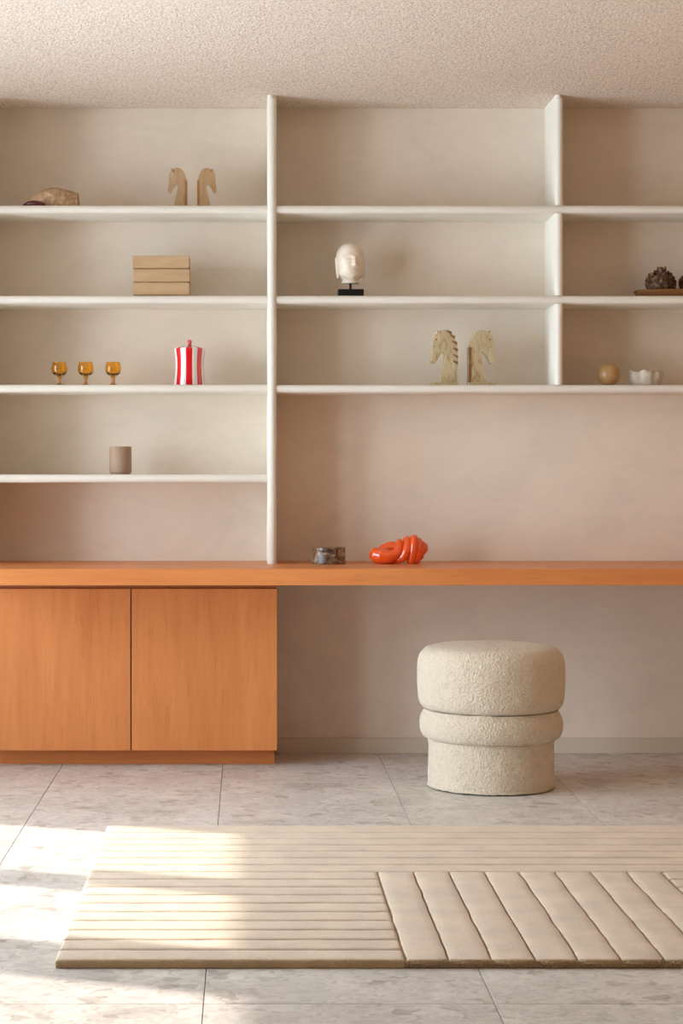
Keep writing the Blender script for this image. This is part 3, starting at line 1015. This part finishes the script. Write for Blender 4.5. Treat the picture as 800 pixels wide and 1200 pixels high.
def artichoke(px, label, R, H, seed):
    rnd = random.Random(seed)
    z0 = Z_R[1] + 0.0102
    t = thing('dried_artichoke', label, 'artichoke', (wx(px, Yt), Yt, z0), rnd.random() * 6, 'dried artichokes on the tray')
    link_mesh('core', lathe([(0, 0.0), (R * 0.5, 0.0), (R * 0.78, H * 0.12), (R * 0.88, H * 0.32), (R * 0.82, H * 0.55), (R * 0.6, H * 0.75), (R * 0.25, H * 0.86), (0, H * 0.88)], 28), M_ART, t, smooth=True)
    bm = bmesh.new()
    rows = 7
    for row in range(rows):
        f = row / (rows - 1)
        cnt = 12 if row < 4 else (9, 7, 4)[row - 4]
        for i in range(cnt):
            a = 2 * math.pi * (i + 0.5 * (row % 2)) / cnt + rnd.uniform(-.12, .12)
            zb = H * (0.06 + 0.66 * f)
            rb = R * (0.62 + 0.30 * math.sin(math.pi * min(1, 0.15 + f * 0.85)) - 0.42 * f ** 2)
            rb = max(rb, 0.004)
            L = H * rnd.uniform(0.24, 0.31)
            W = R * rnd.uniform(0.25, 0.33)
            tilt = math.radians(16 - 12 * f + rnd.uniform(-8, 14))
            er = Vector((math.cos(a), math.sin(a), 0)); et = Vector((-math.sin(a), math.cos(a), 0))
            upv = (Vector((0, 0, 1)) * math.cos(tilt) + er * math.sin(tilt))
            nv = (er * math.cos(tilt) - Vector((0, 0, 1)) * math.sin(tilt))
            base = er * rb + Vector((0, 0, zb))
            prof = [(0.0, 0.75, 0.0), (0.35, 1.0, 0.10), (0.75, 0.85, 0.12), (1.0, 0.30, 0.04)]
            fr, bk = [], []
            for (s, w, bulge) in prof:
                c = base + upv * (L * s) + nv * (L * bulge)
                fr.append([bm.verts.new(c + et * (W * w * q) + nv * (L * (0.10 if q == 0 else -0.04))) for q in (-1, 0, 1)])
                bk.append([bm.verts.new(c + et * (W * w * q * 0.9) - nv * (L * 0.09)) for q in (-1, 0, 1)])
            for grid in (fr, bk):
                for A, B in zip(grid, grid[1:]):
                    for q in range(2):
                        bm.faces.new((A[q], A[q + 1], B[q + 1], B[q]))
            for q in (0, 2):
                for s in range(3):
                    bm.faces.new((fr[s][q], fr[s + 1][q], bk[s + 1][q], bk[s][q]))
            for s in (0, 3):
                for q in range(2):
                    bm.faces.new((fr[s][q], fr[s][q + 1], bk[s][q + 1], bk[s][q]))
    bmesh.ops.recalc_face_normals(bm, faces=bm.faces[:])
    o = link_mesh('bracts', bm, M_ART, t)
    o['kind'] = 'stuff'
artichoke(774.5, 'dried brown artichoke at the left end of the tray', 0.053, 0.110, 3)
artichoke(812.5, 'dried brown artichoke cut off by the right edge of the picture', 0.055, 0.100, 9)

# ---- wooden ball
Yw = -0.165
R = size(13.5, Yw)
M_BALL = wood('turned_wood_ball', (0.46, 0.25, 0.10), (0.60, 0.36, 0.16), (10, 10, 46), 0.28, pores=False)
prof = [(0, 0.0012)] + [(R * math.sin(math.pi * i / 32), R - R * math.cos(math.pi * i / 32)) for i in range(2, 32)] + [(0, 2 * R)]
prof[0] = (0, prof[1][1])
prof = [(r, z - prof[1][1]) for r, z in prof]
o = link_mesh('wooden_ball', lathe(prof, 56), M_BALL, None, smooth=True)
o.location = (wx(713, Yw), Yw, Z_R[2])
o.rotation_euler = (0, 0, 0.6)
tag(o, 'polished light brown wooden ball on the shelf', 'ball')

# ---- white coral / crumpled dish
def coral():
    Y = -0.165
    m = NT('white_bisque', (0.74, 0.66, 0.55), 0.8)
    n = m.noise(m.coord(), 90, 4, 0.6)
    m.color(m.ramp(n, [(0.3, (0.52, 0.43, 0.33)), (0.65, (0.68, 0.59, 0.48))]))
    m.bump(n, 0.3, 0.002)
    a0, a1 = size(19.3, Y), 0.045
    H = 0.059
    bm = bmesh.new()
    N, K = 110, 10
    def pt(i, k, inner):
        th = 2 * math.pi * i / N
        f = k / (K - 1)
        ruf = 1 + (0.07 * math.sin(7 * th + 0.6) + 0.02 * math.sin(13 * th + 1.0) + 0.04 * math.sin(3 * th)) * (0.35 + 0.65 * f)
        base = (0.80 + 0.19 * math.sin(f * math.pi * 0.72)) * ruf
        if inner:
            base *= 0.84 - 0.30 * (1 - f)
        z = H * f * (0.95 + 0.05 * math.sin(4 * th + 2.2) + 0.035 * math.sin(9 * th))
        if inner:
            z = max(z, 0.012) if k else 0.012
        nn = noise.noise(Vector((math.cos(th) * 3, math.sin(th) * 3, f * 2))) * 0.05
        c, s_ = math.cos(th), math.sin(th)
        return Vector((c * a0 * (base + nn), s_ * a1 * (base + nn), z))
    rings = [[bm.verts.new(pt(i, k, False)) for i in range(N)] for k in range(K)]
    rings += [[bm.verts.new(pt(i, k, True)) for i in range(N)] for k in reversed(range(K))]
    for a, b in zip(rings, rings[1:]):
        for i in range(N):
            j = (i + 1) % N
            bm.faces.new((a[i], a[j], b[j], b[i]))
    bm.faces.new(rings[0]); bm.faces.new(rings[-1])
    bmesh.ops.recalc_face_normals(bm, faces=bm.faces[:])
    o = link_mesh('ruffled_dish', bm, m.m, None, smooth=True)
    o.location = (wx(757, Y), Y, Z_R[2])
    tag(o, 'small off-white ruffled bisque dish beside the wooden ball', 'dish')
coral()

# ---- marble box on the worktop
def marble():
    m = NT('brown_marble', (0.2, 0.13, 0.1), 0.32)
    v = m.coord()
    n = m.noise(v, 34, 5, 0.65, 1.2)
    w = m.voronoi(v, 42, 'DISTANCE_TO_EDGE')
    c = m.ramp(n, [(0.38, (0.035, 0.018, 0.012)), (0.50, (0.15, 0.080, 0.042)), (0.60, (0.34, 0.22, 0.13)), (0.72, (0.60, 0.53, 0.46))])
    m.color(m.mix(m.ramp(w, [(0.0, (0.5,) * 3), (0.09, (0, 0, 0))]), c, (0.22, 0.15, 0.11)))
    return m.m
M_MARBLE = marble()
Ym = -0.232
t = thing('marble_box', 'low round brown veined marble box with lid on worktop', 'box', (wx(385, Ym), Ym, DESK_Z))
R = size(19.6, Ym)
o = link_mesh('box_body', lathe([(0, 0), (R * 0.97, 0), (R, 0.002), (R, 0.045), (R * 0.985, 0.0465), (R * 0.86, 0.0465), (R * 0.86, 0.006), (0, 0.006)], 64), M_MARBLE, t, smooth=True); sharp_by_angle(o, 40)
o = link_mesh('lid', lathe([(0, 0.0468), (R * 0.985, 0.0468), (R, 0.0482), (R, 0.060), (R * 0.98, 0.0618), (0, 0.0622)], 64), M_MARBLE, t, smooth=True); sharp_by_angle(o, 40)

# ---- orange knot sculpture
def knot():
    Y = -0.235
    M = NT('glossy_orange_glaze', (0.86, 0.095, 0.012), 0.12, Coat_Weight=0.6, Coat_Roughness=0.05).m
    u = size(1, Y)
    k = 85 / 800 * u                   # zoom pixel -> metre
    def q(zx, zy, y=0.0):
        return Vector(((zx - 392) * k, y, (418 - zy) * k))
    t = thing('knot_sculpture', 'glossy orange-red ceramic knot sculpture of entwined limbs on worktop', 'sculpture', (wx(425 + 392 * 85 / 800, Y), Y, DESK_Z))
    def limb(name, pts, radii):
        p = catmull(pts, 8)
        n = len(p)
        rr = []
        for i in range(n):
            s = i / 8
            j = min(int(s), len(radii) - 2)
            rr.append((radii[j] + (radii[j + 1] - radii[j]) * (s - j)) * k)
        b = capped_tube(p, rr, 24)
        for v in b.verts:
            v.co.z = max(v.co.z, 0.0)
        return link_mesh(name, b, M, t, smooth=True)
    # near limb: heavy rounded end at the left, sweeping right then curling up and over
    limb('near_limb', [q(158, 322, -.010), q(215, 332, -.020), q(290, 335, -.03), q(360, 305, -.03), q(395, 240, -.022), q(405, 190, -.008), q(400, 175, .012)], [90, 88, 72, 58, 50, 42, 34])
    # far limb behind it
    limb('far_limb', [q(190, 320, .028), q(260, 275, .034), q(330, 250, .032), q(400, 270, .026), q(470, 300, .016)], [72, 78, 76, 72, 66])
    # under limb along the worktop toward the fist
    limb('under_limb', [q(240, 385, -.006), q(330, 378, -.014), q(430, 345, -.028), q(475, 270, -.032), q(490, 190, -.02), q(488, 155, .005), q(490, 200, .03)], [36, 44, 52, 52, 48, 46, 44])
    # four knuckle coils
    coils = [(562, 385, 138, 48), (618, 380, 168, 40), (655, 340, 200, 36), (682, 285, 218, 34)]
    for i, (cx, bz, tz, r) in enumerate(coils):
        d = 0.030 - i * 0.0045
        limb('knuckle_coil', [q(cx - 25, bz - 12, .022), q(cx - 30, bz, -d * .5), q(cx - 14, (bz + tz) / 2 + 20, -d), q(cx, tz + 35, -d * .8), q(cx, tz, .0), q(cx - 2, tz + 40, d)], [r * 1.0, r * 1.1, r * 1.05, r, r * .95, r * .9])
knot()
